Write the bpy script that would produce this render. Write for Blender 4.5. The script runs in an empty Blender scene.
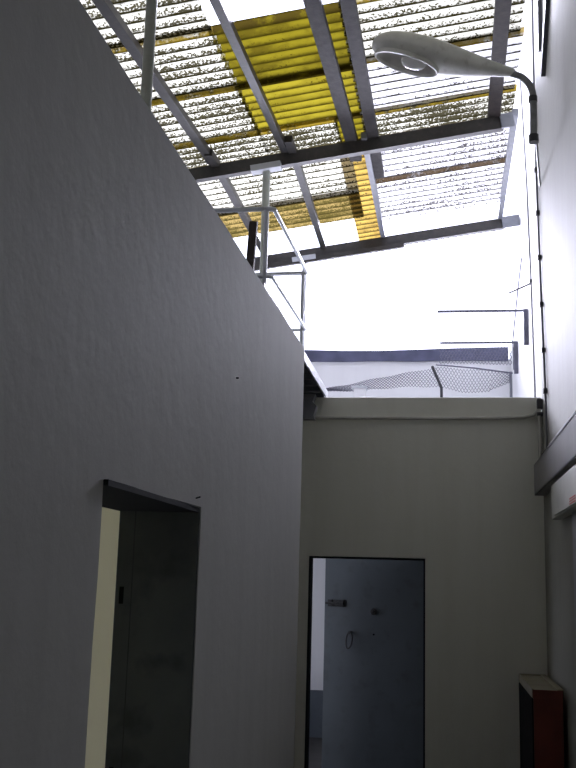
import bpy, bmesh, math, random
from mathutils import Vector, Matrix

random.seed(4)
S = bpy.context.scene
COL = S.collection

# ------------------------------------------------------------------ camera
# eye 1.8 m above the floor, +Y runs down the passage, +X to the right wall
EYE = Vector((0.0, 0.0, 1.8))
R3 = Matrix(((0.9887, 0.0019, 0.1499), (0.1474, -0.194, -0.9699), (0.0273, 0.981, -0.1921)))
cam_d = bpy.data.cameras.new('camera')
cam_d.sensor_fit = 'VERTICAL'
cam_d.sensor_height = 24.0
cam_d.lens = 24.0 * 1000.0 / 768.0
cam_d.clip_start = 0.05
cam = bpy.data.objects.new('camera', cam_d)
COL.objects.link(cam)
cam.matrix_world = Matrix.Translation(EYE) @ R3.to_4x4()
S.camera = cam

# ------------------------------------------------------------------ sky
w = bpy.data.worlds.new('sky')
S.world = w
w.use_nodes = True
bg = w.node_tree.nodes['Background']
# overcast sky: brightest low over the yard ahead and to the left, dimmer overhead and behind
_N, _L = w.node_tree.nodes, w.node_tree.links
_tc = _N.new('ShaderNodeTexCoord')
_dot = _N.new('ShaderNodeVectorMath'); _dot.operation = 'DOT_PRODUCT'
_dot.inputs[1].default_value = Vector((-0.35, 0.92, 0.17)).normalized()
_L.new(_tc.outputs['Generated'], _dot.inputs[0])
_rm = _N.new('ShaderNodeMapRange'); _rm.interpolation_type = 'SMOOTHSTEP'
_rm.inputs['From Min'].default_value = -0.1
_rm.inputs['From Max'].default_value = 1.0
_rm.inputs['To Min'].default_value = 3.4
_rm.inputs['To Max'].default_value = 10.0
_L.new(_dot.outputs['Value'], _rm.inputs['Value'])
bg.inputs[0].default_value = (0.80, 0.82, 1.0, 1)
_L.new(_rm.outputs['Result'], bg.inputs[1])
# the sun, low over the far roofs and spread wide by thin cloud
_sd = bpy.data.lights.new('sun', 'SUN')
_sd.energy = 100.0
_sd.angle = math.radians(50)
_sd.color = (0.82, 0.82, 1.0)
_sun = bpy.data.objects.new('sun', _sd)
COL.objects.link(_sun)
_sun.rotation_euler = Vector((-0.03, 0.95, 0.27)).to_track_quat('Z', 'Y').to_euler()

# ------------------------------------------------------------------ exposure
S.view_settings.view_transform = 'Standard'
S.view_settings.look = 'None'
S.view_settings.gamma = 1.0
S.view_settings.use_curve_mapping = False
S.view_settings.exposure = -1.5


# ================================================================== helpers
def tag(o, label=None, cat=None, group=None, kind=None):
    if label: o['label'] = label
    if cat: o['category'] = cat
    if group: o['group'] = group
    if kind: o['kind'] = kind
    return o


def srgb(r, g, b):
    def c(v):
        v /= 255.0
        return v / 12.92 if v <= 0.04045 else ((v + 0.055) / 1.055) ** 2.4
    return (c(r), c(g), c(b), 1)


def new_mat(name):
    m = bpy.data.materials.new(name)
    m.use_nodes = True
    nt = m.node_tree
    return m, nt, nt.nodes, nt.links, nt.nodes['Principled BSDF']


def paint(name, col, rough=0.6, metal=0.0, var=0.12, scale=9.0, bump=0.0, bscale=60.0, spec=0.5, dirt=None, damt=0.4):
    """plain paint / metal / wood with procedural mottling, optional wear colour and bump"""
    m, nt, N, L, P = new_mat(name)
    P.inputs['Roughness'].default_value = rough
    P.inputs['Metallic'].default_value = metal
    P.inputs['Specular IOR Level'].default_value = spec
    tc = N.new('ShaderNodeTexCoord')
    nz = N.new('ShaderNodeTexNoise')
    nz.inputs['Scale'].default_value = scale
    nz.inputs['Detail'].default_value = 6
    L.new(tc.outputs['Object'], nz.inputs['Vector'])
    rp = N.new('ShaderNodeValToRGB')
    c = col
    rp.color_ramp.elements[0].position = 0.3
    rp.color_ramp.elements[1].position = 0.7
    rp.color_ramp.elements[0].color = (c[0] * (1 - var), c[1] * (1 - var), c[2] * (1 - var), 1)
    rp.color_ramp.elements[1].color = (min(1, c[0] * (1 + var)), min(1, c[1] * (1 + var)), min(1, c[2] * (1 + var)), 1)
    L.new(nz.outputs['Fac'], rp.inputs['Fac'])
    out = rp.outputs['Color']
    if dirt:
        n2 = N.new('ShaderNodeTexNoise')
        n2.inputs['Scale'].default_value = scale * 2.3
        n2.inputs['Detail'].default_value = 8
        L.new(tc.outputs['Object'], n2.inputs['Vector'])
        r2 = N.new('ShaderNodeValToRGB')
        r2.color_ramp.elements[0].position = 0.55
        r2.color_ramp.elements[1].position = 0.72
        r2.color_ramp.elements[1].color = (damt, damt, damt, 1)
        L.new(n2.outputs['Fac'], r2.inputs['Fac'])
        mx = N.new('ShaderNodeMixRGB')
        L.new(r2.outputs['Color'], mx.inputs['Fac'])
        L.new(out, mx.inputs['Color1'])
        mx.inputs['Color2'].default_value = dirt
        out = mx.outputs['Color']
    L.new(out, P.inputs['Base Color'])
    if bump:
        n3 = N.new('ShaderNodeTexNoise')
        n3.inputs['Scale'].default_value = bscale
        n3.inputs['Detail'].default_value = 5
        L.new(tc.outputs['Object'], n3.inputs['Vector'])
        b = N.new('ShaderNodeBump')
        b.inputs['Strength'].default_value = bump
        b.inputs['Distance'].default_value = 0.01
        L.new(n3.outputs['Fac'], b.inputs['Height'])
        L.new(b.outputs['Normal'], P.inputs['Normal'])
    return m


def plaster(name, col, streak, samt=0.25, bump=0.35):
    """painted render: rough trowelled bump, faint vertical run marks and blotches"""
    m, nt, N, L, P = new_mat(name)
    P.inputs['Roughness'].default_value = 0.72
    P.inputs['Specular IOR Level'].default_value = 0.25
    tc = N.new('ShaderNodeTexCoord')
    mp = N.new('ShaderNodeMapping')
    mp.inputs['Scale'].default_value = (5.0, 5.0, 0.45)
    L.new(tc.outputs['Object'], mp.inputs['Vector'])
    n1 = N.new('ShaderNodeTexNoise')
    n1.inputs['Scale'].default_value = 1.6
    n1.inputs['Detail'].default_value = 7
    n1.inputs['Roughness'].default_value = 0.6
    L.new(mp.outputs['Vector'], n1.inputs['Vector'])
    r1 = N.new('ShaderNodeValToRGB')
    r1.color_ramp.elements[0].position = 0.42
    r1.color_ramp.elements[1].position = 0.75
    r1.color_ramp.elements[1].color = (samt, samt, samt, 1)
    L.new(n1.outputs['Fac'], r1.inputs['Fac'])
    mx = N.new('ShaderNodeMixRGB')
    mx.inputs['Color1'].default_value = col
    mx.inputs['Color2'].default_value = streak
    L.new(r1.outputs['Color'], mx.inputs['Fac'])
    L.new(mx.outputs['Color'], P.inputs['Base Color'])
    n2 = N.new('ShaderNodeTexNoise')
    n2.inputs['Scale'].default_value = 14
    n2.inputs['Detail'].default_value = 6
    n2.inputs['Roughness'].default_value = 0.55
    L.new(tc.outputs['Object'], n2.inputs['Vector'])
    b = N.new('ShaderNodeBump')
    b.inputs['Strength'].default_value = bump
    b.inputs['Distance'].default_value = 0.012
    L.new(n2.outputs['Fac'], b.inputs['Height'])
    L.new(b.outputs['Normal'], P.inputs['Normal'])
    return m


def sheet_mat(name, base, dirtcol, lines=0.8, speck=0.5, seam=None, blotch=0.0, trans=0.62, lw=(0.035, 0.085)):
    """translucent corrugated plastic; moss and grime lie in the valleys, in specks and along the lap (low local y)"""
    m, nt, N, L, P = new_mat(name)
    out = N['Material Output']
    N.remove(P)

    def math_(op, a, b=None, c=None):
        n = N.new('ShaderNodeMath')
        n.operation = op
        for i, v in enumerate((a, b, c)):
            if v is None: continue
            if isinstance(v, (int, float)): n.inputs[i].default_value = v
            else: L.new(v, n.inputs[i])
        return n.outputs[0]

    def step(v, lo, hi):
        n = N.new('ShaderNodeMapRange')
        n.interpolation_type = 'SMOOTHSTEP'
        n.inputs['From Min'].default_value = lo
        n.inputs['From Max'].default_value = hi
        L.new(v, n.inputs['Value'])
        return n.outputs['Result']

    tc = N.new('ShaderNodeTexCoord')
    info = N.new('ShaderNodeObjectInfo')
    sx = N.new('ShaderNodeSeparateXYZ')
    L.new(tc.outputs['Object'], sx.inputs[0])
    off = N.new('ShaderNodeVectorMath')
    off.operation = 'MULTIPLY_ADD'
    cmb = N.new('ShaderNodeCombineXYZ')
    for i in range(3): L.new(info.outputs['Random'], cmb.inputs[i])
    L.new(cmb.outputs[0], off.inputs[0])
    off.inputs[1].default_value = (17, 29, 41)
    L.new(tc.outputs['Object'], off.inputs[2])

    def noise(scale, detail=4, stretch=None):
        n = N.new('ShaderNodeTexNoise')
        n.inputs['Scale'].default_value = scale
        n.inputs['Detail'].default_value = detail
        n.inputs['Roughness'].default_value = 0.6
        if stretch:
            mp = N.new('ShaderNodeMapping')
            mp.inputs['Scale'].default_value = stretch
            L.new(off.outputs[0], mp.inputs['Vector'])
            L.new(mp.outputs[0], n.inputs['Vector'])
        else:
            L.new(off.outputs[0], n.inputs['Vector'])
        return n.outputs['Fac']

    ph = math_('FRACT', math_('DIVIDE', sx.outputs['Y'], 0.13))
    # the valley is the low line of the sine, phase .75
    dv = math_('ABSOLUTE', math_('SUBTRACT', math_('FRACT', math_('ADD', ph, 0.75)), 0.5))
    fine = noise(74, 4, (0.8, 1, 1))
    big = noise(2.4, 3)
    wob = math_('MULTIPLY_ADD', noise(14, 4, (1, 2, 1)), 0.22, -0.11)
    line = math_('SUBTRACT', 1.0, step(math_('ADD', dv, wob), lw[0], lw[1]))
    line = math_('MULTIPLY', line, lines)
    # specks: washed down against the valley, thinning out up the slope
    up_ = math_('FRACT', math_('SUBTRACT', 1.75, ph))
    dens = math_('SUBTRACT', 1.0, step(up_, 0.10, 0.62))
    sp = math_('ADD', fine, math_('MULTIPLY_ADD', dens, 0.20, -0.13))
    sp = math_('ADD', sp, math_('MULTIPLY_ADD', big, 0.40, -0.20))
    sp = step(sp, 0.66 - 0.20 * speck, 0.72 - 0.20 * speck)
    d = math_('MAXIMUM', line, math_('MULTIPLY', sp, 0.97 if speck > 0 else 0.0))
    if blotch:
        bl = step(math_('ADD', noise(6, 6, (0.6, 1, 1)), math_('MULTIPLY_ADD', big, 0.6, -0.30)), 0.40, 0.64)
        d = math_('MAXIMUM', d, math_('MULTIPLY', bl, blotch))
    mx = N.new('ShaderNodeMixRGB')
    mx.inputs['Color1'].default_value = base
    mx.inputs['Color2'].default_value = dirtcol
    L.new(d, mx.inputs['Fac'])
    col = mx.outputs['Color']
    if seam:
        # ochre moss caught in the lap where the next sheet lies on this one
        e = math_('SUBTRACT', 1.0, step(math_('ADD', sx.outputs['Y'], math_('MULTIPLY_ADD', fine, 0.10, -0.05)), 0.07, 0.15))
        e = math_('MULTIPLY', e, step(noise(11, 5), 0.30, 0.52))
        m2 = N.new('ShaderNodeMixRGB')
        L.new(math_('MULTIPLY', e, 0.9), m2.inputs['Fac'])
        L.new(col, m2.inputs['Color1'])
        m2.inputs['Color2'].default_value = seam
        col = m2.outputs['Color']
    tr = N.new('ShaderNodeBsdfTranslucent')
    df = N.new('ShaderNodeBsdfDiffuse')
    L.new(col, tr.inputs['Color'])
    L.new(col, df.inputs['Color'])
    ms = N.new('ShaderNodeMixShader')
    ms.inputs[0].default_value = trans
    L.new(df.outputs[0], ms.inputs[1])
    L.new(tr.outputs[0], ms.inputs[2])
    L.new(ms.outputs[0], out.inputs['Surface'])
    return m


class MB:
    """collects shapes for ONE mesh object"""
    def __init__(s): s.bm = bmesh.new()

    def box(s, lo, hi, bev=0.0, mat=None):
        r = bmesh.ops.create_cube(s.bm, size=1.0)
        vs = r['verts']
        lo, hi = Vector(lo), Vector(hi)
        c, d = (lo + hi) / 2, hi - lo
        for v in vs:
            v.co = Vector((v.co.x * d.x, v.co.y * d.y, v.co.z * d.z)) + c
            if mat is not None: v.co = mat @ v.co
        if bev:
            es = list({e for v in vs for e in v.link_edges})
            bmesh.ops.bevel(s.bm, geom=es, offset=bev, segments=2, affect='EDGES', profile=0.6)
        return s

    def bar(s, a, b, wd, ht, up=(0, 0, 1), bev=0.0):
        """rectangular bar from a to b, wd across, ht along up"""
        a, b = Vector(a), Vector(b)
        y = (b - a).normalized()
        x = y.cross(Vector(up)).normalized()
        z = x.cross(y)
        m = Matrix((x, y, z)).transposed().to_4x4()
        m.translation = (a + b) / 2
        ln = (b - a).length
        return s.box((-wd / 2, -ln / 2, -ht / 2), (wd / 2, ln / 2, ht / 2), bev, m)

    def tube(s, pts, r, n=12, cap=True):
        """round tube along a polyline; r a number or one per point"""
        pts = [Vector(p) for p in pts]
        rs = r if isinstance(r, (list, tuple)) else [r] * len(pts)
        rings = []
        t0 = (pts[1] - pts[0]).normalized()
        ref = Vector((0, 0, 1)) if abs(t0.z) < 0.9 else Vector((1, 0, 0))
        x = t0.cross(ref).normalized()
        for i, p in enumerate(pts):
            if i == 0: t = t0
            elif i == len(pts) - 1: t = (pts[i] - pts[i - 1]).normalized()
            else: t = ((pts[i] - pts[i - 1]).normalized() + (pts[i + 1] - pts[i]).normalized()).normalized()
            x = (x - t * x.dot(t)).normalized()
            y = t.cross(x)
            rings.append([s.bm.verts.new(p + (x * math.cos(2 * math.pi * k / n) + y * math.sin(2 * math.pi * k / n)) * rs[i]) for k in range(n)])
        for a, b in zip(rings, rings[1:]):
            for k in range(n):
                s.bm.faces.new((a[k], a[(k + 1) % n], b[(k + 1) % n], b[k]))
        if cap:
            s.bm.faces.new(list(reversed(rings[0])))
            s.bm.faces.new(rings[-1])
        return s

    def loft(s, rings, cap=True):
        vs = [[s.bm.verts.new(p) for p in r] for r in rings]
        n = len(vs[0])
        for a, b in zip(vs, vs[1:]):
            for k in range(n):
                s.bm.faces.new((a[k], a[(k + 1) % n], b[(k + 1) % n], b[k]))
        if cap:
            s.bm.faces.new(list(reversed(vs[0])))
            s.bm.faces.new(vs[-1])
        return s

    def prism(s, outline, depth):
        """outline: list of 3-D points (planar), pushed along the vector depth"""
        a = [s.bm.verts.new(p) for p in outline]
        b = [s.bm.verts.new(Vector(p) + Vector(depth)) for p in outline]
        n = len(a)
        s.bm.faces.new(a)
        s.bm.faces.new(list(reversed(b)))
        for k in range(n):
            s.bm.faces.new((a[k], b[k], b[(k + 1) % n], a[(k + 1) % n]))
        return s

    def build(s, name, mat, parent=None, smooth=False, loc=None):
        bmesh.ops.recalc_face_normals(s.bm, faces=s.bm.faces)
        me = bpy.data.meshes.new(name)
        if loc is not None:
            bmesh.ops.translate(s.bm, verts=s.bm.verts, vec=-Vector(loc))
        s.bm.to_mesh(me)
        s.bm.free()
        me.materials.append(mat)
        if smooth:
            me.polygons.foreach_set('use_smooth', [True] * len(me.polygons))
        o = bpy.data.objects.new(name, me)
        COL.objects.link(o)
        if loc is not None: o.location = loc
        if parent is not None:
            o.parent = parent
            o.matrix_parent_inverse = Matrix.Translation(parent.location).inverted()
        return o


def smooth_by_angle(o, deg=35):
    me = o.data
    me.polygons.foreach_set('use_smooth', [True] * len(me.polygons))
    me.set_sharp_from_angle(angle=math.radians(deg))
    return o


def empty(name, loc, label, cat, group=None):
    o = bpy.data.objects.new(name, None)
    o.empty_display_size = 0.1
    COL.objects.link(o)
    o.location = loc
    return tag(o, label, cat, group)


# ================================================================== materials
WALL = (0.40, 0.40, 0.395, 1)
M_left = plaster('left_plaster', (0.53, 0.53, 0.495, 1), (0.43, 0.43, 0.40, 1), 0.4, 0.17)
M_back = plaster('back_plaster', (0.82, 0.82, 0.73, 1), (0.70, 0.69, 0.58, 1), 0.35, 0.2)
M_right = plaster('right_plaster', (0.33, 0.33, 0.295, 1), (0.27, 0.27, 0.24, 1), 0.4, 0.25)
M_white = plaster('white_render', (0.88, 0.88, 0.88, 1), (0.78, 0.78, 0.78, 1), 0.3, 0.15)
M_room = plaster('room_paint', (0.90, 0.87, 0.66, 1), (0.84, 0.81, 0.60, 1), 0.3, 0.1)
M_room2 = plaster('pale_room_paint', (0.87, 0.88, 0.92, 1), (0.80, 0.81, 0.86, 1), 0.3, 0.1)
M_floor = paint('concrete_floor', (0.05, 0.048, 0.045, 1), 0.8, var=0.2, scale=5, bump=0.3)
M_slab = paint('bare_concrete', (0.25, 0.245, 0.235, 1), 0.85, var=0.2, scale=4, bump=0.3)
M_band = paint('roof_edge_felt', (0.085, 0.09, 0.15, 1), 0.7, var=0.25, scale=6)
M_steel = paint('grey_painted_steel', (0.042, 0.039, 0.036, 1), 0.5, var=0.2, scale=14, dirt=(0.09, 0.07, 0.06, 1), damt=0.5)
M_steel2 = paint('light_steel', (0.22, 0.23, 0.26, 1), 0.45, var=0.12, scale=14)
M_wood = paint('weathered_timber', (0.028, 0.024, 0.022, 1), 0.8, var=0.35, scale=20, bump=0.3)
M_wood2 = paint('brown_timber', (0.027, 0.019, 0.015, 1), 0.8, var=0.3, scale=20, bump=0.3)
M_pole = paint('pale_green_grey_paint', (0.50, 0.53, 0.47, 1), 0.45, var=0.08, scale=10, dirt=(0.3, 0.27, 0.2, 1), damt=0.3)
M_rail = paint('white_rail_paint', (0.55, 0.57, 0.60, 1), 0.45, var=0.08, scale=10)
M_lamp = paint('lamp_enamel', (0.66, 0.66, 0.61, 1), 0.5, var=0.1, scale=9, dirt=(0.28, 0.26, 0.2, 1), damt=0.35)
M_bowl = paint('lamp_reflector', (0.50, 0.485, 0.45, 1), 0.45, metal=0.1, var=0.15, scale=12)
M_bulb = paint('frosted_glass', (0.82, 0.82, 0.80, 1), 0.2, var=0.03)
M_arm = paint('galvanised_tube', (0.22, 0.225, 0.23, 1), 0.5, metal=0.3, var=0.2, scale=20)
M_dark = paint('dark_metal', (0.035, 0.035, 0.04, 1), 0.5, var=0.25, scale=20)
M_cable = paint('grey_cable', (0.14, 0.14, 0.16, 1), 0.6, var=0.1)
M_deck = paint('dark_deck_sheet', (0.05, 0.055, 0.07, 1), 0.5, var=0.2)
M_door = paint('slate_door_paint', (0.125, 0.147, 0.172, 1), 0.38, var=0.08, scale=4, dirt=(0.07, 0.075, 0.08, 1), damt=0.4)
M_frame = paint('dark_frame_and_shade', (0.024, 0.026, 0.027, 1), 0.8, var=0.12, spec=0.1)
M_chrome = paint('worn_chrome', (0.05, 0.05, 0.055, 1), 0.35, metal=0.3, var=0.1)
M_red = paint('dark_red_paint', (0.16, 0.03, 0.016, 1), 0.5, var=0.2, scale=6)
M_cabtop = paint('dusty_cream_top', (0.26, 0.235, 0.16, 1), 0.6, var=0.15, scale=8)
M_black = paint('black_holes_and_shade', (0.01, 0.01, 0.01, 1), 0.9, var=0.1, spec=0.05)
M_channel = paint('grey_channel_paint', (0.22, 0.215, 0.22, 1), 0.35, var=0.12, scale=6, dirt=(0.12, 0.11, 0.08, 1), damt=0.4)
M_box = paint('junction_box_plastic', (0.52, 0.52, 0.47, 1), 0.5, var=0.06)
M_redink = paint('red_print', (0.45, 0.06, 0.04, 1), 0.6, var=0.1)
M_pipe = paint('rusty_pipe', (0.04, 0.033, 0.03, 1), 0.85, var=0.3, scale=25)
M_conduit = paint('cream_conduit', (0.50, 0.49, 0.44, 1), 0.5, var=0.1)
M_wire = paint('galvanised_wire', (0.12, 0.12, 0.16, 1), 0.5, metal=0.3, var=0.2)

WH = (0.42, 0.415, 0.34, 1)
WH2 = (0.46, 0.46, 0.45, 1)
MOSS = (0.022, 0.019, 0.006, 1)
OCH = (0.20, 0.14, 0.012, 1)
M_sh_speck = sheet_mat('sheet_white_speckled', WH, MOSS, 1.0, 0.85, OCH, lw=(0.06, 0.12))
M_sh_lined = sheet_mat('sheet_white_lined', WH, MOSS, 1.0, 0.62, OCH, lw=(0.075, 0.115))
M_sh_dirty = sheet_mat('sheet_white_mossy', WH, MOSS, 1.0, 1.1, OCH, lw=(0.06, 0.12))
M_sh_clean = sheet_mat('sheet_white_clean', WH2, (0.022, 0.02, 0.016, 1), 1.0, 0.2, OCH, lw=(0.075, 0.115))
M_sh_far = sheet_mat('sheet_white_far', WH2, (0.04, 0.036, 0.034, 1), 0.95, 0.55, (0.14, 0.09, 0.04, 1), lw=(0.065, 0.115))
M_sh_ochre = sheet_mat('sheet_ochre_grime', (0.175, 0.127, 0.042, 1), (0.045, 0.036, 0.008, 1), 0.85, 0.88, (0.05, 0.035, 0.01, 1), 0.7)
M_sh_yel = sheet_mat('sheet_yellow', (0.115, 0.095, 0.006, 1), (0.042, 0.032, 0.003, 1), 0.85, 0.12, (0.03, 0.021, 0.004, 1), 0.8, lw=(0.02, 0.26))
M_sh_yelb = sheet_mat('sheet_bright_yellow', (0.165, 0.136, 0.010, 1), (0.047, 0.035, 0.003, 1), 0.9, 0.1, (0.03, 0.021, 0.004, 1), 0.4, lw=(0.02, 0.24))
M_sh_strip = sheet_mat('sheet_amber', (0.27, 0.185, 0.04, 1), (0.055, 0.035, 0.012, 1), 0.95, 0.35, (0.03, 0.021, 0.004, 1), 0.5, lw=(0.03, 0.20))

# ================================================================== SETTING
def struct(o): return tag(o, kind='structure')


def left_x(y): return -0.6832 + 0.01626 * y


WT = 0.226                                     # thickness of the left wall
LTOP = 2.84
DECK_Z = 3.14
# floor
struct(MB().box((-5, -3.2, -0.15), (3.0, 12.6, 0)).build('floor', M_floor))

# left wall, doorway with chipped plaster edges
ya, yb = 1.885, 2.66
out = [(-3.0, 0.0)]
z = 0.0
prof = []
while z < 1.97:
    prof.append((ya + random.uniform(-0.004, 0.004), z)); z += 0.12
prof.append((ya, 1.983))
k = 1
while ya + 0.1 * k < yb:
    prof.append((ya + 0.1 * k, 1.985 + random.uniform(-0.003, 0.003))); k += 1
prof.append((yb, 1.987))
z = 1.9
while z > 0.02:
    prof.append((yb + random.uniform(-0.003, 0.003), z)); z -= 0.12
prof.append((yb, 0.0))
out += prof + [(4.42, 0.0)]
z = 0.2
while z < 2.8:
    out.append((4.42 + random.uniform(-0.003, 0.003), z)); z += 0.22
out += [(4.42, 2.825), (4.405, LTOP)]
y = 4.2
while y > -2.8:
    out.append((y, LTOP + random.uniform(-0.0025, 0.0025))); y -= 0.23
out.append((-3.0, LTOP))
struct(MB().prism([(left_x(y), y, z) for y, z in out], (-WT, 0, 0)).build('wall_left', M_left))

# room behind the left wall: back, ends, ceiling; a window to the yard on its far side
xl = -3.6
rm = MB()
rm.box((xl, -0.5, 0), (-0.92, -0.3, 2.62))                       # near end
rm.box((xl, 4.2, 0), (-0.85, 4.42, LTOP))                        # far end
struct(rm.build('wall_left_room_ends', M_room))
lw = MB()
lw.box((xl - 0.2, -0.5, 0), (xl, 2.75, LTOP)); lw.box((xl - 0.2, 4.15, 0), (xl, 4.42, LTOP))
lw.box((xl - 0.2, 2.75, 0), (xl, 4.15, 0.3)); lw.box((xl - 0.2, 2.75, 2.6), (xl, 4.15, LTOP))
struct(lw.build('wall_left_room', M_room))
struct(MB().box((xl, -0.5, 2.62), (-0.86, 4.42, LTOP - 0.005)).build('ceiling_left_room', M_room))

# back wall (front face Y 7.30) with doorway, flat roof behind it
BW, BT = 7.30, 0.15
dx0, dx1, dz = -0.940, -0.104, 1.975
o_ = [(-2.6, 0), (dx0, 0), (dx0, dz), (dx1, dz + 0.003), (dx1, 0), (0.728, 0), (0.728, 3.03), (-2.6, 3.03)]
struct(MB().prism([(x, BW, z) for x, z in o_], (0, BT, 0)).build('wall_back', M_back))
struct(MB().box((-2.6, BW - 0.012, 2.99), (0.725, BW + BT + 0.1, 3.143), 0.008).build('trim_back', M_back))
struct(MB().box((-3.2, BW + BT, 2.8), (0.86, 12.2, 3.0)).build('ceiling_back_room', M_room2))
bk = MB()
BX = -2.2
bk.box((BX - 0.2, BW + BT, 0), (BX, 7.55, 2.8)); bk.box((BX - 0.2, 11.7, 0), (BX, 12.2, 2.8))
bk.box((BX - 0.2, 7.55, 0), (BX, 11.7, 0.8)); bk.box((BX - 0.2, 7.55, 2.5), (BX, 11.7, 2.8))
struct(bk.build('wall_back_room', M_room2))
struct(MB().box((-2.2, 12.185, 0), (0.86, 12.2, 0.533)).build('baseboard_back_room', M_door))

# unseen wall added across the side passage to shut out light from the left
struct(MB().box((-3.1, 4.42, 0), (-2.6, BW + BT, DECK_Z)).build('wall_passage_light_block', M_back))
# far wall of the yard roofs, dark felt edge on top
struct(MB().box((-5, 12.2, 0), (1.1, 12.45, 4.52)).build('wall_far', M_white))
tp = []
for i, (x, zz) in enumerate([(-5, 4.655), (-1.7, 4.648), (-1.2, 4.632), (-0.75, 4.628), (-0.3, 4.64), (0.2, 4.655), (0.83, 4.665)]):
    tp.append((x, 12.16, zz))
bt = [(x, 12.16, 4.497 + (0.004 if i % 2 else -0.003)) for i, (x, _, _) in enumerate(tp)]
struct(MB().prism(tp + bt[::-1], (0, 0.32, 0)).build('trim_far', M_band))

# right wall, in two builds: plastered near wall, white-rendered far wall set a little back
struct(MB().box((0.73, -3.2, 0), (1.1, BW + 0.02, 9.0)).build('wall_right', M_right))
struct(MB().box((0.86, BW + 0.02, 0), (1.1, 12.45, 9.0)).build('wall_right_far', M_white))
# unseen end wall and overhead slab, added to darken the near passage
struct(MB().box((-3.2, -3.4, 0), (1.1, -3.2, 6.0)).build('wall_near', M_left))
struct(MB().box((-3.2, -3.3, 5.62), (0.73, 5.2, 5.8)).build('ceiling', M_slab))
# tall unseen wall added on the left to block sky light
struct(MB().box((-3.1, -3.3, LTOP), (-2.9, 12.2, 5.62)).build('wall_left_sky_block', M_slab))

# ================================================================== ROOF
KS = 0.1423                                   # the roof rises to the right
def beam_z(x): return 5.643 + (x - 0.614) * KS
def roof_z(x, y):                             # middle of the sheets
    return beam_z(x) + 0.130 + (min(y, 8.0) - 8.0) * 0.07


def sheet(x0, x1, y0, y1, m, label, group, lift=0.0):
    sl = 0.07 if y0 < 8.0 else 0.0
    zl = roof_z(x0, y0) + lift
    if y0 < 8.0 < y1: sl = 0.07
    mb = MB()
    n = max(8, int(round((y1 - y0) / 0.13 * 10)))
    nx = max(2, int((x1 - x0) / 0.12))
    rows = []
    for i in range(n + 1):
        y = (y1 - y0) * i / n
        zc = 0.016 * math.sin(2 * math.pi * y / 0.13)
        rows.append([mb.bm.verts.new((x0 + (x1 - x0) * j / nx, y0 + y, zl + (x1 - x0) * j / nx * KS + y * sl + zc)) for j in range(nx + 1)])
    for a, b in zip(rows, rows[1:]):
        for j in range(nx):
            mb.bm.faces.new((a[j], a[j + 1], b[j + 1], b[j]))
    o = mb.build('corrugated_sheet', m, loc=(x0, y0, zl), smooth=True)
    return tag(o, label, 'roof sheet', group)


G = 'corrugated plastic roof sheets'
# near bay, left column
sheet(-2.62, -1.47, 4.94, 5.90, M_sh_speck, 'mossy white corrugated roof sheet crossed by the pale front pole, top of the left column', G, 0.008)
sheet(-2.62, -1.47, 5.79, 6.77, M_sh_speck, 'speckled white corrugated roof sheet left of the first yellow sheet', G, 0.004)
sheet(-2.62, -1.47, 6.66, 7.67, M_sh_speck, 'speckled white corrugated roof sheet left of the second yellow sheet', G, 0.0)
sheet(-2.62, -1.47, 7.56, 8.30, M_sh_dirty, 'mossy white corrugated roof sheet above the left end of the front cross beam', G, -0.004)
# near bay, middle column: the nearest one is missing and shows sky
sheet(-1.50, -0.62, 5.79, 6.77, M_sh_yel, 'yellow corrugated roof sheet, dark-stained, below the bright gap', G, 0.004)
sheet(-1.50, -0.60, 6.66, 7.64, M_sh_yelb, 'bright yellow corrugated roof sheet with clean ribs, second of the two', G, 0.0)
sheet(-1.50, -0.84, 7.56, 8.30, M_sh_dirty, 'heavily speckled white corrugated sheet just past the yellow ones', G, -0.004)
sheet(-0.86, -0.60, 7.56, 8.30, M_sh_yel, 'narrow dark yellow sheet strip between the two timbers before the front cross beam', G, 0.0)
# near bay, right column
sheet(-0.64, 0.56, 4.85, 5.82, M_sh_lined, 'white corrugated roof sheet at the top edge, above the street lamp', G, 0.008)
sheet(-0.64, 0.57, 5.74, 6.72, M_sh_lined, 'white corrugated roof sheet with thin dark valleys directly behind the lamp head', G, 0.004)
sheet(-0.64, 0.60, 6.60, 7.68, M_sh_clean, 'clean white corrugated roof sheet seen just below the lamp head', G, 0.0)
sheet(-0.64, 0.62, 7.56, 8.30, M_sh_dirty, 'mossy white corrugated sheet above the right end of the front cross beam', G, -0.004)
# far bay
sheet(-2.45, -0.78, 8.12, 9.30, M_sh_lined, 'white ribbed roof sheet between the cross beams, behind the middle pole top', G, -0.012)
sheet(-2.45, -0.78, 9.18, 9.92, M_sh_ochre, 'ochre-stained corrugated roof sheet with its lower edge open to the sky', G, -0.016)
sheet(-0.89, -0.60, 8.12, 10.72, M_sh_strip, 'long narrow yellow sheet strip between the cross beams', G, -0.006)
sheet(-0.63, 0.63, 8.12, 9.12, M_sh_far, 'clean white roof sheet right of the yellow strip, next to the front cross beam', G, -0.012)
sheet(-0.63, 0.64, 9.00, 10.13, M_sh_far, 'clean white roof sheet right of the yellow strip, next to the rear gap', G, -0.016)

# purlins
def purlin(x, y0, y1, wd, m, label, x1=None, name='roof_purlin', dz=0.0):
    x1 = x if x1 is None else x1
    mb = MB()
    for (a, b) in ((y0, min(y1, 8.0)), (8.0, y1)):
        if b - a < 0.01: continue
        ta = (a - y0) / (y1 - y0); tb = (b - y0) / (y1 - y0)
        xa, xb = x + (x1 - x) * ta, x + (x1 - x) * tb
        mb.bar((xa, a, roof_z(xa, a) - 0.047 + dz), (xb, b + 0.002, roof_z(xb, b) - 0.047 + dz), wd, 0.058, bev=0.004)
    o = mb.build(name, m, loc=(x, y0, roof_z(x, y0) - 0.08))
    return tag(o, label, 'purlin', 'roof purlins')


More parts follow.
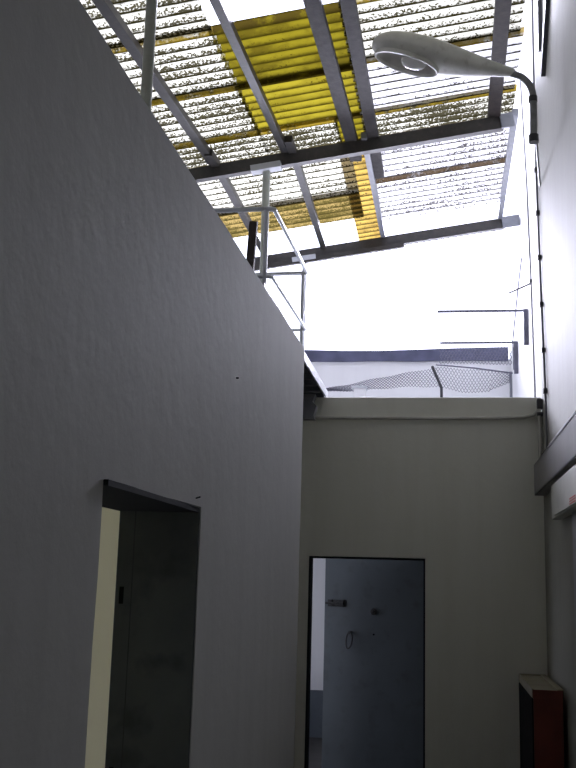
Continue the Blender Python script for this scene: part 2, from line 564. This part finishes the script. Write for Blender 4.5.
purlin(-2.00, 4.5, 8.12, 0.075, M_steel, 'grey steel roof purlin of the near bay, leftmost, passing behind the front pole', -1.95)
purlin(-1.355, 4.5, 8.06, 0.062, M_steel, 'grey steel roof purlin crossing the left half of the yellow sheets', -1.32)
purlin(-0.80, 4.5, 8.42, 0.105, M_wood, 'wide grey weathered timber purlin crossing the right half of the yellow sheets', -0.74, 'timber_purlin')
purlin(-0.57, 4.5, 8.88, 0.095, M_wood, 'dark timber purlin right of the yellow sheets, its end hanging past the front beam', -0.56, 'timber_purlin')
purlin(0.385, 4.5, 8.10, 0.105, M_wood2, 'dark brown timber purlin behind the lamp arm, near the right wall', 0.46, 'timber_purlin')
purlin(-1.93, 7.72, 10.62, 0.070, M_steel, 'grey steel roof purlin of the far bay, leftmost, behind the top rail', -1.91, dz=-0.02)
purlin(-1.25, 7.72, 10.62, 0.066, M_steel, 'grey steel roof purlin of the far bay, right of the middle pole', -1.27, dz=-0.02)
purlin(-0.635, 7.95, 10.62, 0.050, M_steel2, 'thin light steel purlin of the far bay beside the yellow strip', -0.61, dz=-0.01)
purlin(0.635, 8.02, 10.62, 0.052, M_steel2, 'light steel purlin of the far bay, rightmost, next to the right wall', 0.65, dz=-0.01)
# short upright stubs where the two bays' purlins are bolted together
for x, lab in ((-1.955, 'short dark steel bracket on the front beam at the left purlin joint'), (-1.285, 'short dark steel bracket on the front beam at the joint right of the middle pole')):
    z0 = beam_z(x)
    o = MB().box((x - 0.04, 7.86, z0 + 0.04), (x + 0.03, 7.945, z0 + 0.115), 0.006).build('purlin_bracket', M_dark, loc=(x, 7.9, z0 + 0.04))
    tag(o, lab, 'bracket', 'purlin brackets')


# cross beams (channel section: web and two flanges)
def cross_beam(y, xa, xb, cap, label, light):
    za, zb = beam_z(xa), beam_z(xb)
    root = empty('cross_beam', (xa, y, za - 0.06), label, 'beam')
    up = Vector((-KS, 0, 1)).normalized()
    o = MB().bar((xa, y, za), (xb - cap, y, zb - cap * KS), 0.012, 0.11, up).build('web', light, root)
    mb = MB()
    for s in (-1, 1):
        a = Vector((xa, y + 0.03, za)) + up * 0.051 * s
        b = Vector((xb - cap, y + 0.03, zb - cap * KS)) + up * 0.051 * s
        mb.bar(a, b, 0.07, 0.010, up)
    mb.build('flange', light, root)
    # pale splice plate carrying the beam's right end
    MB().bar((xb - cap - 0.02, y - 0.012, zb - cap * KS - 0.003), (xb, y - 0.012, zb), 0.03, 0.125, up, 0.004).build('end_plate', M_steel2, root)
    return root


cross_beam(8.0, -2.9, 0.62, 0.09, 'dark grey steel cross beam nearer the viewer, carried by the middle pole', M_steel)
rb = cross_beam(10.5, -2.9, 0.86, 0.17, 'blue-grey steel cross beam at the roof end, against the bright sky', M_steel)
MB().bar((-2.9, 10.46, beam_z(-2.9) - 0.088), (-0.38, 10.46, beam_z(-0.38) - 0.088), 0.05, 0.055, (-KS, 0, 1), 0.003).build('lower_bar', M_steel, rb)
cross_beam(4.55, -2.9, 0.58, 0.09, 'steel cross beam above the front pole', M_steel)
for ob in list(COL.objects):
    if ob.name.startswith('cross_beam.002'):
        ob.location.z -= 0.24

# ================================================================== LEFT: deck, poles, rail
DZ = 3.176
root = empty('steel_deck', (-1.7, 6.0, DZ), 'dark ribbed steel deck with a pale edge, jutting out behind the left wall top', 'deck')
MB().box((-2.6, 4.6, DZ + 0.012), (-0.85, 7.42, DZ + 0.03)).build('deck_plate', M_deck, root)
mb = MB()
for i in range(12):
    yy = 4.75 + i * 0.235
    mb.box((-2.6, yy, DZ - 0.028), (-0.86, yy + 0.03, DZ + 0.012))
mb.build('joist', paint('joist_paint', (0.13, 0.14, 0.17, 1), 0.45, var=0.1), root)
MB().box((-0.85, 4.58, DZ - 0.028), (-0.838, 7.42, DZ + 0.035), 0.003).build('edge_trim', M_rail, root)
mb = MB()
mb.prism([(-1.02, 7.18, 3.146), (-0.905, 7.18, 3.146), (-0.925, 7.18, 3.09), (-0.895, 7.18, 3.06), (-0.915, 7.18, 2.99), (-0.91, 7.18, 2.965), (-1.02, 7.18, 2.965)], (0, 0.095, 0))
mb.build('support_bracket', M_steel2, root)

def pole(y, ztop, r, label, m, plate=True):
    x = -1.475
    zb = DZ + 0.03 if y < 7.4 else 3.0
    root = empty('roof_pole', (x, y, zb), label, 'pole', 'roof poles')
    smooth_by_angle(MB().tube([(x, y, zb), (x, y, ztop)], r, 16).build('pole_tube', m, root))
    MB().box((x - 0.08, y - 0.08, zb), (x + 0.08, y + 0.08, zb + 0.012)).build('base_plate', m, root)
    if plate:
        mb = MB()
        mb.bar((x - 0.13, y - 0.025, ztop - 0.010 - 0.13 * KS), (x + 0.13, y - 0.025, ztop - 0.010 + 0.13 * KS), 0.10, 0.055, (-KS, 0, 1), 0.003)
        mb.build('head_plate', M_rail, root)
    return root


pole(4.55, beam_z(-1.475) - 0.30, 0.029, 'pale greenish round steel pole at the upper left, nearest of the roof poles', M_pole)
pole(8.0, beam_z(-1.475) - 0.056, 0.033, 'pale round steel pole with a white head plate under the front cross beam', M_pole)
pole(10.5, beam_z(-1.475) - 0.056, 0.026, 'white round steel pole under the far cross beam at the wall corner', M_rail)

# guard rail around the deck edge
root = empty('guard_rail', (-1.07, 6.2, DZ + 0.03), 'white tubular guard rail on the deck behind the left wall top', 'railing')
x0, x1, ya_, yb_ = -1.085, -1.045, 6.2, 7.62
zt, zm, zb = 4.215, 3.745, DZ + 0.03
smooth_by_angle(MB().tube([(-2.4, ya_ - 0.03, zt - 0.02), (x0 - 0.03, ya_, zt), (x0, ya_ + 0.02, zt), (x1, yb_ - 0.02, zt), (x1 - 0.02, yb_, zt), (-1.5, yb_ + 0.02, zt)], 0.0165, 12).build('top_rail', M_rail, root))
smooth_by_angle(MB().tube([(-2.4, ya_ - 0.03, zm), (x0 - 0.03, ya_, zm), (x0, ya_ + 0.02, zm), (x1, yb_ - 0.02, zm), (x1 - 0.03, yb_, zm), (-1.5, yb_ + 0.02, zm)], 0.012, 12).build('middle_rail', M_rail, root))
for (px, py) in ((x0 - 0.05, ya_), (x1 - 0.035, yb_)):
    smooth_by_angle(MB().tube([(px, py, zb), (px, py, zt)], 0.015, 12).build('rail_post', M_rail, root))

tag(MB().bar((-1.325, 6.5, DZ + 0.03), (-1.278, 6.5, 4.24), 0.055, 0.03, (0, 1, 0), 0.004).build('timber_post', M_wood2, loc=(-1.32, 6.5, DZ + 0.03)),
    'short dark timber post standing up behind the left wall top, left of the middle pole', 'post')

# ================================================================== STREET LAMP
LY = 6.0
root = empty('street_lamp', (0.58, LY, 4.53), 'grey street lamp with a long teardrop head on a bent tube at the right wall', 'street lamp')
pts = [(0.583, LY, 4.53)]
for zz in (4.7, 4.83): pts.append((0.587, LY, zz))
for a in range(1, 8):
    t = a / 8 * math.radians(80)
    pts.append((0.587 - 0.14 * (1 - math.cos(t)), LY, 4.83 + 0.165 * math.sin(t)))
pts.append((0.43, LY, 5.012))
smooth_by_angle(MB().tube(pts, 0.0225, 16).build('bent_arm', M_arm, root))
for za, zb_, rr_ in ((4.525, 4.575, 0.031), (4.80, 4.835, 0.028)):
    smooth_by_angle(MB().tube([(0.585, LY, za), (0.585, LY, zb_)], rr_, 16).build('collar', M_dark, root))
for zz in (4.56,):
    smooth_by_angle(MB().tube([(0.60, LY + 0.01, zz), (0.73, LY + 1.1, zz + 0.12)], 0.008, 10).build('wall_bracket', M_dark, root))
# head: lofted along its axis from neck to tip
A = Vector((0.485, LY, 5.0)); B = Vector((-0.432, LY - 0.03, 5.235))
ax = (B - A).normalized(); HL = (B - A).length
side = Vector((0, -1, 0)); side = (side - ax * side.dot(ax)).normalized()
upv = side.cross(ax)
if upv.z < 0: upv = -upv
stat = [(0.0, .024, .024, .024), (0.06, .031, .030, .030), (0.16, .050, .041, .046), (0.28, .076, .057, .066), (0.40, .106, .074, .083), (0.50, .130, .086, .090),
        (0.60, .148, .094, .088), (0.70, .157, .097, .081), (0.80, .155, .094, .070), (0.88, .141, .084, .058), (0.94, .113, .066, .046), (0.98, .072, .042, .030), (1.0, .025, .015, .012)]
NS = 32
def ring(t, hw, top, bot):
    c = A + ax * (HL * t)
    r = []
    for k in range(NS):
        th = 2 * math.pi * k / NS
        cs, sn = math.cos(th), math.sin(th)
        h = top if sn >= 0 else bot
        e = 0.8
        r.append(c + side * hw * math.copysign(abs(cs) ** e, cs) + upv * h * math.copysign(abs(sn) ** (e if sn >= 0 else 0.7), sn))
    return r
hd = MB().loft([ring(*s) for s in stat]).build('lamp_head', M_lamp, root, smooth=True)
md = hd.modifiers.new('smooth', 'SUBSURF'); md.levels = md.render_levels = 1
# oval mouth on the underside: rim, bowl, bulb
ax2 = (ax + upv * 0.09).normalized(); upo = side.cross(ax2); upo = upo if upo.z > 0 else -upo
cm = A + ax * (HL * 0.735) - upv * 0.078
LA, LB = 0.215, 0.122
def oval(sa, sb, dz_): return [cm + ax2 * (sa * math.cos(2 * math.pi * k / 40)) + side * (sb * math.sin(2 * math.pi * k / 40)) - upo * dz_ for k in range(40)]
# cut the opening with a boolean-free inner shell: rim ring lies proud of the belly, bowl hangs inside it
mb = MB().loft([oval(LA, LB, -0.02), oval(LA + .004, LB + .004, .006), oval(LA, LB, .012), oval(LA - .012, LB - .012, .010), oval(LA - .016, LB - .016, -0.004)], cap=False)
smooth_by_angle(mb.build('mouth_rim', M_lamp, root), 50)
cut = MB().loft([oval(LA - .014, LB - .014, .05), oval(LA - .014, LB - .014, -.004), oval((LA - .014) * .92, (LB - .014) * .92, -.03), oval((LA - .014) * .72, (LB - .014) * .70, -.055), oval((LA - .014) * .3, (LB - .014) * .3, -.068)])
co = cut.build('cutter', M_bowl)
bo = hd.modifiers.new('mouth', 'BOOLEAN'); bo.operation = 'DIFFERENCE'; bo.object = co; bo.solver = 'EXACT'
hd.data.materials.append(M_bowl)
dg = bpy.context.evaluated_depsgraph_get()
me2 = bpy.data.meshes.new_from_object(hd.evaluated_get(dg))
hd.modifiers.clear()
hd.data = me2
bpy.data.objects.remove(co)
smooth_by_angle(hd, 40)
mb = MB().loft([oval((LA - .014) * .995, (LB - .014) * .995, -.006), oval((LA - .014) * .90, (LB - .014) * .90, -.029), oval((LA - .014) * .70, (LB - .014) * .68, -.053), oval((LA - .014) * .28, (LB - .014) * .28, -.065)], cap=False)
mb.bm.faces.new([v for v in list(mb.bm.verts)[-40:]])
smooth_by_angle(mb.build('reflector', M_bowl, root), 60)
bc = cm + ax * -0.045 + upv * 0.014
mb = MB()
rr = []
for i in range(13):
    u = -1 + 2 * i / 12
    rad = math.sqrt(max(0.0, 1 - u * u)) * 0.044 + 0.002
    rr.append([bc + ax * (u * 0.085) + (side * math.cos(2 * math.pi * k / 20) + upv * math.sin(2 * math.pi * k / 20)) * rad for k in range(20)])
mb.loft(rr).build('bulb', M_bulb, root, smooth=True)

# ================================================================== RIGHT WALL FITTINGS
# channel beam
root = empty('wall_channel', (0.70, 3.0, 2.43), 'thick grey steel channel beam running along the right wall', 'beam')
y1, y0 = 7.19, 1.2
mb = MB().box((0.655, y0, 2.425), (0.668, y1, 2.64), 0.002)
mb.build('web', M_channel, root)
mb = MB().box((0.655, y0, 2.425), (0.729, y1, 2.437)).box((0.655, y0, 2.628), (0.729, y1, 2.64))
mb.build('flange', M_channel, root)
MB().box((0.658, y1, 2.43), (0.727, y1 + 0.008, 2.635)).build('end_plate', M_channel, root)
o = MB().tube([(0.695, y1 - 0.35, 2.664), (0.695, 1.2, 2.664)], 0.022, 14).build('wall_pipe', M_pipe, loc=(0.695, 4, 2.64))
smooth_by_angle(o)
tag(o, 'thin dark rusty pipe lying along the top of the channel beam', 'pipe')

# white junction box with a red mark
root = empty('junction_box', (0.70, 6.2, 2.22), 'off-white plastic junction box with red print, below the channel beam', 'junction box')
MB().box((0.668, 4.6, 2.20), (0.729, 6.25, 2.405), 0.006).build('casing', M_box, root)
MB().box((0.660, 4.65, 2.21), (0.668, 6.05, 2.395), 0.003).build('cover', M_box, root)
mb = MB()
for i in range(3):
    mb.box((0.6585, 5.09, 2.218 + i * 0.013), (0.6601, 5.32, 2.225 + i * 0.013))
mb.build('red_print', M_redink, root)
root = empty('cable_trunking', (0.70, 5.9, 0.0), 'grey cable trunking running down the right wall below the junction box', 'trunking')
MB().box((0.70, 5.40, 0.0), (0.729, 5.56, 2.199), 0.004).build('cover', paint('trunking_grey', (0.33, 0.33, 0.37, 1), 0.5, var=0.06), root)

# vertical cables with clips
def cable(name, pts, r, clips, label, xw):
    root = empty(name, pts[-1], label, 'cable')
    P = [Vector(p) for p in pts]
    sm = []
    for i in range(len(P) - 1):
        for t in range(8): sm.append(P[i].lerp(P[i + 1], t / 8))
    sm.append(P[-1])
    smooth_by_angle(MB().tube(sm, r, 8).build('wire', M_cable, root))
    for zc in clips:
        for a, b in zip(P, P[1:]):
            if min(a.z, b.z) <= zc <= max(a.z, b.z):
                q = a.lerp(b, (zc - a.z) / (b.z - a.z))
                MB().box((q.x - r * 1.9, q.y - r * 2.6, zc - 0.016), (xw, q.y + r * 2.6, zc + 0.016), 0.003).build('clip', M_dark, root)
                break
    return root


cable('wall_cable', [(0.718, 7.27, 7.6), (0.718, 7.255, 5.6), (0.718, 7.22, 4.8), (0.718, 7.08, 3.9), (0.718, 6.92, 3.08), (0.718, 6.90, 2.70)], 0.008,
      [5.20, 4.86, 4.50, 4.14, 3.77, 3.42, 3.12], 'thin dark cable with small clips down the edge of the near right wall', 0.73)
cable('lightning_wire', [(0.851, 10.03, 7.10), (0.851, 9.53, 5.73), (0.851, 9.25, 4.5), (0.851, 9.10, 3.49), (0.851, 9.07, 3.0)], 0.0075,
      [4.62], 'thin dark wire running down the white far wall between lamp tube and sky', 0.86)
o = MB().tube([(0.852, 9.36, 4.62), (0.66, 9.5, 4.57)], 0.009, 8).build('wire_spacer', M_dark, loc=(0.85, 9.36, 4.62))
tag(o, 'short thin rod sticking out from the far right wall below the roof end', 'rod')

# dark angle irons at the upper right edge
root = empty('angle_iron', (0.70, 6.4, 5.3), 'dark forked steel angle iron on the right wall at the top edge', 'bracket')
MB().bar((0.715, 6.60, 5.30), (0.715, 5.85, 5.62 + 0.35), 0.03, 0.07, (0, 0.5, 0.7)).build('main_bar', M_dark, root)
MB().bar((0.715, 6.72, 5.55), (0.715, 6.70, 6.25), 0.03, 0.035, (0, 1, 0)).build('side_bar', M_dark, root)

# barbed-wire arms on the far right wall
def arm(y, xe, z, zlo, label):
    root = empty('fence_arm', (0.84, y, zlo), label, 'bracket', 'fence arms')
    MB().box((0.815, y - 0.018, zlo), (0.86, y + 0.018, z + 0.012), 0.003).build('wall_bar', M_wire, root)
    MB().box((xe, y - 0.012, z - 0.012), (0.82, y + 0.012, z + 0.010), 0.003).build('cross_bar', M_wire, root)
arm(9.75, -0.02, 4.465, 4.115, 'upper steel arm sticking out from the far right wall into the sky')
arm(11.07, 0.005, 4.46, 4.105, 'lower steel arm sticking out from the far right wall above the dark roof edge')

# ================================================================== WIRE MESH on the far roof
def lattice(mb, f, nu, nv, r):
    """hexagonal netting: f(u,v) -> point, zig-zag wires twisted together"""
    for j in range(nv):
        pts = []
        for i in range(nu * 2 + 1):
            d = 0.42 if (i // 1) % 2 == (j % 2) else -0.42
            pts.append(f(i / (nu * 2.0), (j + 0.5 + d * 1.0) / nv))
        mb.tube(pts, r, 4, cap=False)


def lerp(a, b, t): return a + (b - a) * t
# slack netting along the roof
def net1(u, v):
    x = lerp(-1.36, 0.80, u)
    top = 4.03 + 0.26 * min(1, u / 0.62) ** 1.25 if u < 0.62 else lerp(4.29, 4.21, (u - 0.62) / 0.38)
    bot = 3.985 + 0.045 * math.sin(min(1, u / 0.55) * math.pi * 0.5) if u < 0.62 else 4.03 - 0.055 * math.sin((u - 0.62) / 0.38 * math.pi)
    if u > 0.9: bot = lerp(4.012, 4.10, (u - 0.9) / 0.1)
    return (x, 11.5 + 0.05 * math.sin(u * 9 + v * 2), lerp(bot, top, v) + 0.006 * math.sin(u * 31))
def net2(u, v):
    return (lerp(-0.0, 0.83, u), 11.62, lerp(4.33, 4.555, v) + 0.01 * math.sin(u * 5))
root = empty('wire_netting', (-0.2, 11.5, 4.0), 'slack hexagonal wire netting strung across the far roof in front of the white wall', 'netting')
mb = MB(); lattice(mb, net1, 58, 9, 0.0042); mb.build('lower_net', M_wire, root)
mb = MB(); lattice(mb, net2, 22, 7, 0.0042); mb.build('upper_net', M_wire, root)
smooth_by_angle(MB().tube([(-0.045, 11.5, 4.305), (0.4, 11.5, 4.262), (0.83, 11.5, 4.20)], 0.010, 8).build('top_wire', M_wire, root))
smooth_by_angle(MB().tube([(0.81, 11.52, 3.0), (0.81, 11.52, 4.22)], 0.016, 8).build('end_post', M_steel2, root))
smooth_by_angle(MB().tube([(0.83, 11.3, 4.2), (0.80, 11.0, 4.45), (0.83, 10.6, 4.9), (0.845, 10.2, 5.15)], 0.008, 8).build('loose_wire', M_wire, root))
o = MB().tube([(-0.085, 11.46, 4.275), (0.02, 11.44, 4.02), (0.03, 11.43, 3.0)], 0.017, 8).build('net_strut', M_dark, loc=(0.02, 11.44, 3.0))
smooth_by_angle(o)
tag(o, 'bent dark steel strut holding the wire netting on the far roof', 'post')
root = empty('vent_post', (-0.92, 11.4, 3.0), 'short white post with a flat cap on the far roof, left of the netting strut', 'post')
MB().box((-0.985, 11.36, 3.0), (-0.845, 11.5, 4.0), 0.006).build('shaft', M_white, root)
MB().box((-1.01, 11.34, 4.0), (-0.835, 11.52, 4.028), 0.004).build('cap', M_rail, root)

# ================================================================== BACK WALL FITTINGS
pts = [(-0.99, BW - 0.026, 2.985), (-0.5, BW - 0.026, 2.985), (0.0, BW - 0.026, 2.982), (0.4, BW - 0.026, 2.986), (0.6, BW - 0.026, 2.992), (0.67, BW - 0.028, 3.01), (0.70, BW - 0.03, 3.05)]
o = MB().tube(pts, 0.012, 10).build('conduit', M_conduit, loc=(-0.1, BW - 0.02, 2.98))
smooth_by_angle(o)
tag(o, 'thin cream conduit along the top of the back wall', 'conduit')
root = empty('corner_pipe', (0.705, BW - 0.04, 2.66), 'short cream pipe with dark clamps in the right corner above the channel beam', 'pipe')
smooth_by_angle(MB().tube([(0.705, BW - 0.05, 2.66), (0.705, BW - 0.05, 3.13)], 0.014, 10).build('pipe', M_conduit, root))
mb = MB().box((0.69, BW - 0.075, 3.05), (0.73, BW - 0.02, 3.12), 0.004).box((0.69, BW - 0.07, 3.0), (0.73, BW - 0.03, 3.025), 0.003)
mb.build('clamp', M_dark, root)

# ================================================================== DOORS
# steel lining of the left doorway
M_lining = paint('slate_lining_paint', (0.10, 0.112, 0.112, 1), 0.7, var=0.15, scale=5, spec=0.2, dirt=(0.04, 0.042, 0.042, 1), damt=0.5)
root = struct(MB().box((left_x(yb) - 0.224, yb - 0.012, 0), (left_x(yb) - 0.0015, yb - 0.0005, 1.984), 0.002).build('door_1', M_lining))
MB().box((left_x(yb) - 0.225, ya + 0.004, 1.972), (left_x(yb) - 0.003, yb - 0.012, 1.984)).build('lintel', M_frame, root)  # head lining darker than the jamb: shade under the lintel put into its colour
MB().box((left_x(yb) - 0.212, yb - 0.0135, 1.725), (left_x(yb) - 0.200, yb - 0.011, 1.77)).build('strike_plate', M_black, root)
MB().box((left_x(yb) - 0.212, yb - 0.0135, 1.26), (left_x(yb) - 0.200, yb - 0.011, 1.31)).build('strike_plate', M_black, root)
MB().box((left_x(yb) - 0.180, yb - 0.0125, 0.0), (left_x(yb) - 0.177, yb - 0.011, 1.98)).build('rebate', M_dark, root)

# back door: leaf hinged right, swung a little into the room
hx, hy = dx1 - 0.008, BW + BT + 0.01
th = math.radians(24)
c_, s_ = math.cos(th), math.sin(th)
def leaf(u, v, z):                               # u from the hinge leftwards, v into the leaf's thickness
    return (hx - u * c_ + v * s_, hy + u * s_ + v * c_, z)
def leafbox(mb, u0, u1, v0, v1, z0, z1, bev=0.0):
    m = Matrix(((-c_, s_, 0, hx), (s_, c_, 0, hy), (0, 0, 1, 0), (0, 0, 0, 1)))
    return mb.box((u0, v0, z0), (u1, v1, z1), bev, m)
root = struct(leafbox(MB(), 0.0, 0.83, 0.0, 0.045, 0.02, 2.02, 0.003).build('door_2', M_door))
mb = leafbox(MB(), 0.645, 0.80, -0.008, 0, 1.612, 1.66, 0.002)
leafbox(mb, 0.66, 0.69, -0.02, -0.008, 1.61, 1.662); leafbox(mb, 0.76, 0.79, -0.02, -0.008, 1.61, 1.662)
mb.tube([leaf(0.66, -0.018, 1.636), leaf(0.815, -0.018, 1.636)], 0.009, 10)
mb.tube([leaf(0.715, -0.018, 1.636), leaf(0.715, -0.045, 1.620)], 0.006, 8)
mb.build('barrel_bolt', M_chrome, root)
mb = MB().tube([leaf(0.408, 0.0, 1.585), leaf(0.408, -0.008, 1.585), leaf(0.408, -0.01, 1.585), leaf(0.408, -0.028, 1.585), leaf(0.408, -0.032, 1.585)], [0.026, 0.026, 0.014, 0.017, 0.012], 18)
smooth_by_angle(mb.build('lock_knob', M_chrome, root))
ring_pts = [leaf(0.60 + 0.026 * math.cos(2 * math.pi * k / 20), -0.02 - 0.012 * (1 - math.sin(2 * math.pi * k / 20)), 1.37 + 0.06 * math.sin(2 * math.pi * k / 20)) for k in range(21)]
smooth_by_angle(MB().tube(ring_pts, 0.006, 8, cap=False).tube([leaf(0.60, 0, 1.425), leaf(0.60, -0.028, 1.425)], 0.012, 10).build('ring_pull', M_chrome, root), 60)
MB().tube([leaf(0.408, 0.001, 1.42), leaf(0.408, -0.004, 1.42)], 0.007, 10).build('keyhole', M_black, root)
# frame
fr = MB().box((dx0 + 0.001, BW + 0.004, 0), (dx0 + 0.014, BW + BT - 0.004, dz - 0.001))
fr.box((dx0 + 0.001, BW + 0.004, dz - 0.013), (dx1 - 0.001, BW + BT - 0.004, dz - 0.001)); fr.box((dx1 - 0.012, BW + 0.004, 0), (dx1 - 0.001, BW + BT - 0.004, dz - 0.001))
struct(fr.build('trim_door', M_frame))

# small nail above the left doorway
o = MB().tube([(left_x(2.62) - 0.01, 2.60, 2.003), (left_x(2.62) + 0.012, 2.60, 2.010)], 0.002, 8).build('nail', M_dark, loc=(left_x(2.6), 2.6, 2.003))
tag(o, 'small dark nail in the left wall above the doorway corner', 'nail')
o = MB().tube([(left_x(3.03) - 0.01, 3.03, 2.42), (left_x(3.03) + 0.008, 3.03, 2.42)], 0.003, 8).build('nail', M_dark, loc=(left_x(3.03), 3.03, 2.42))
tag(o, 'small dark nail alone in the middle of the left wall', 'nail')

# ================================================================== RED CABINET
root = empty('hose_cabinet', (0.62, 6.7, 0.0), 'narrow dark red cabinet with a cream top in the right corner', 'cabinet')
X0, X1, Y0, Y1, ZT = 0.528, 0.702, 6.2, 7.22, 1.21
MB().box((X0 + 0.008, Y0, 0.0), (X1, Y1, ZT - 0.012), 0.004).build('carcass', M_red, root)
MB().box((X0, Y0 + 0.01, 0.03), (X0 + 0.008, Y1 - 0.01, ZT - 0.05)).build('side_shade', M_black, root)  # near-black sheet: the shade on this side, put into the colour
MB().box((X0 + 0.006, Y0 + 0.004, ZT - 0.014), (X1 - 0.002, Y1 - 0.004, ZT - 0.002)).build('top_panel', M_cabtop, root)
MB().box((X0 + 0.004, Y0 - 0.004, ZT - 0.045), (X1 + 0.002, Y0 + 0.008, ZT + 0.002), 0.002).build('front_lip', M_red, root)
mb = MB().box((X1 - 0.03, Y0, ZT - 0.014), (X1 + 0.004, Y1, ZT + 0.008), 0.002)
mb.box((X0, Y1 - 0.03, ZT - 0.014), (X1 + 0.004, Y1, ZT + 0.008), 0.002)
mb.box((X0, Y0, ZT - 0.045), (X0 + 0.010, Y1, ZT + 0.006), 0.002)
mb.build('rim', M_cabtop, root)
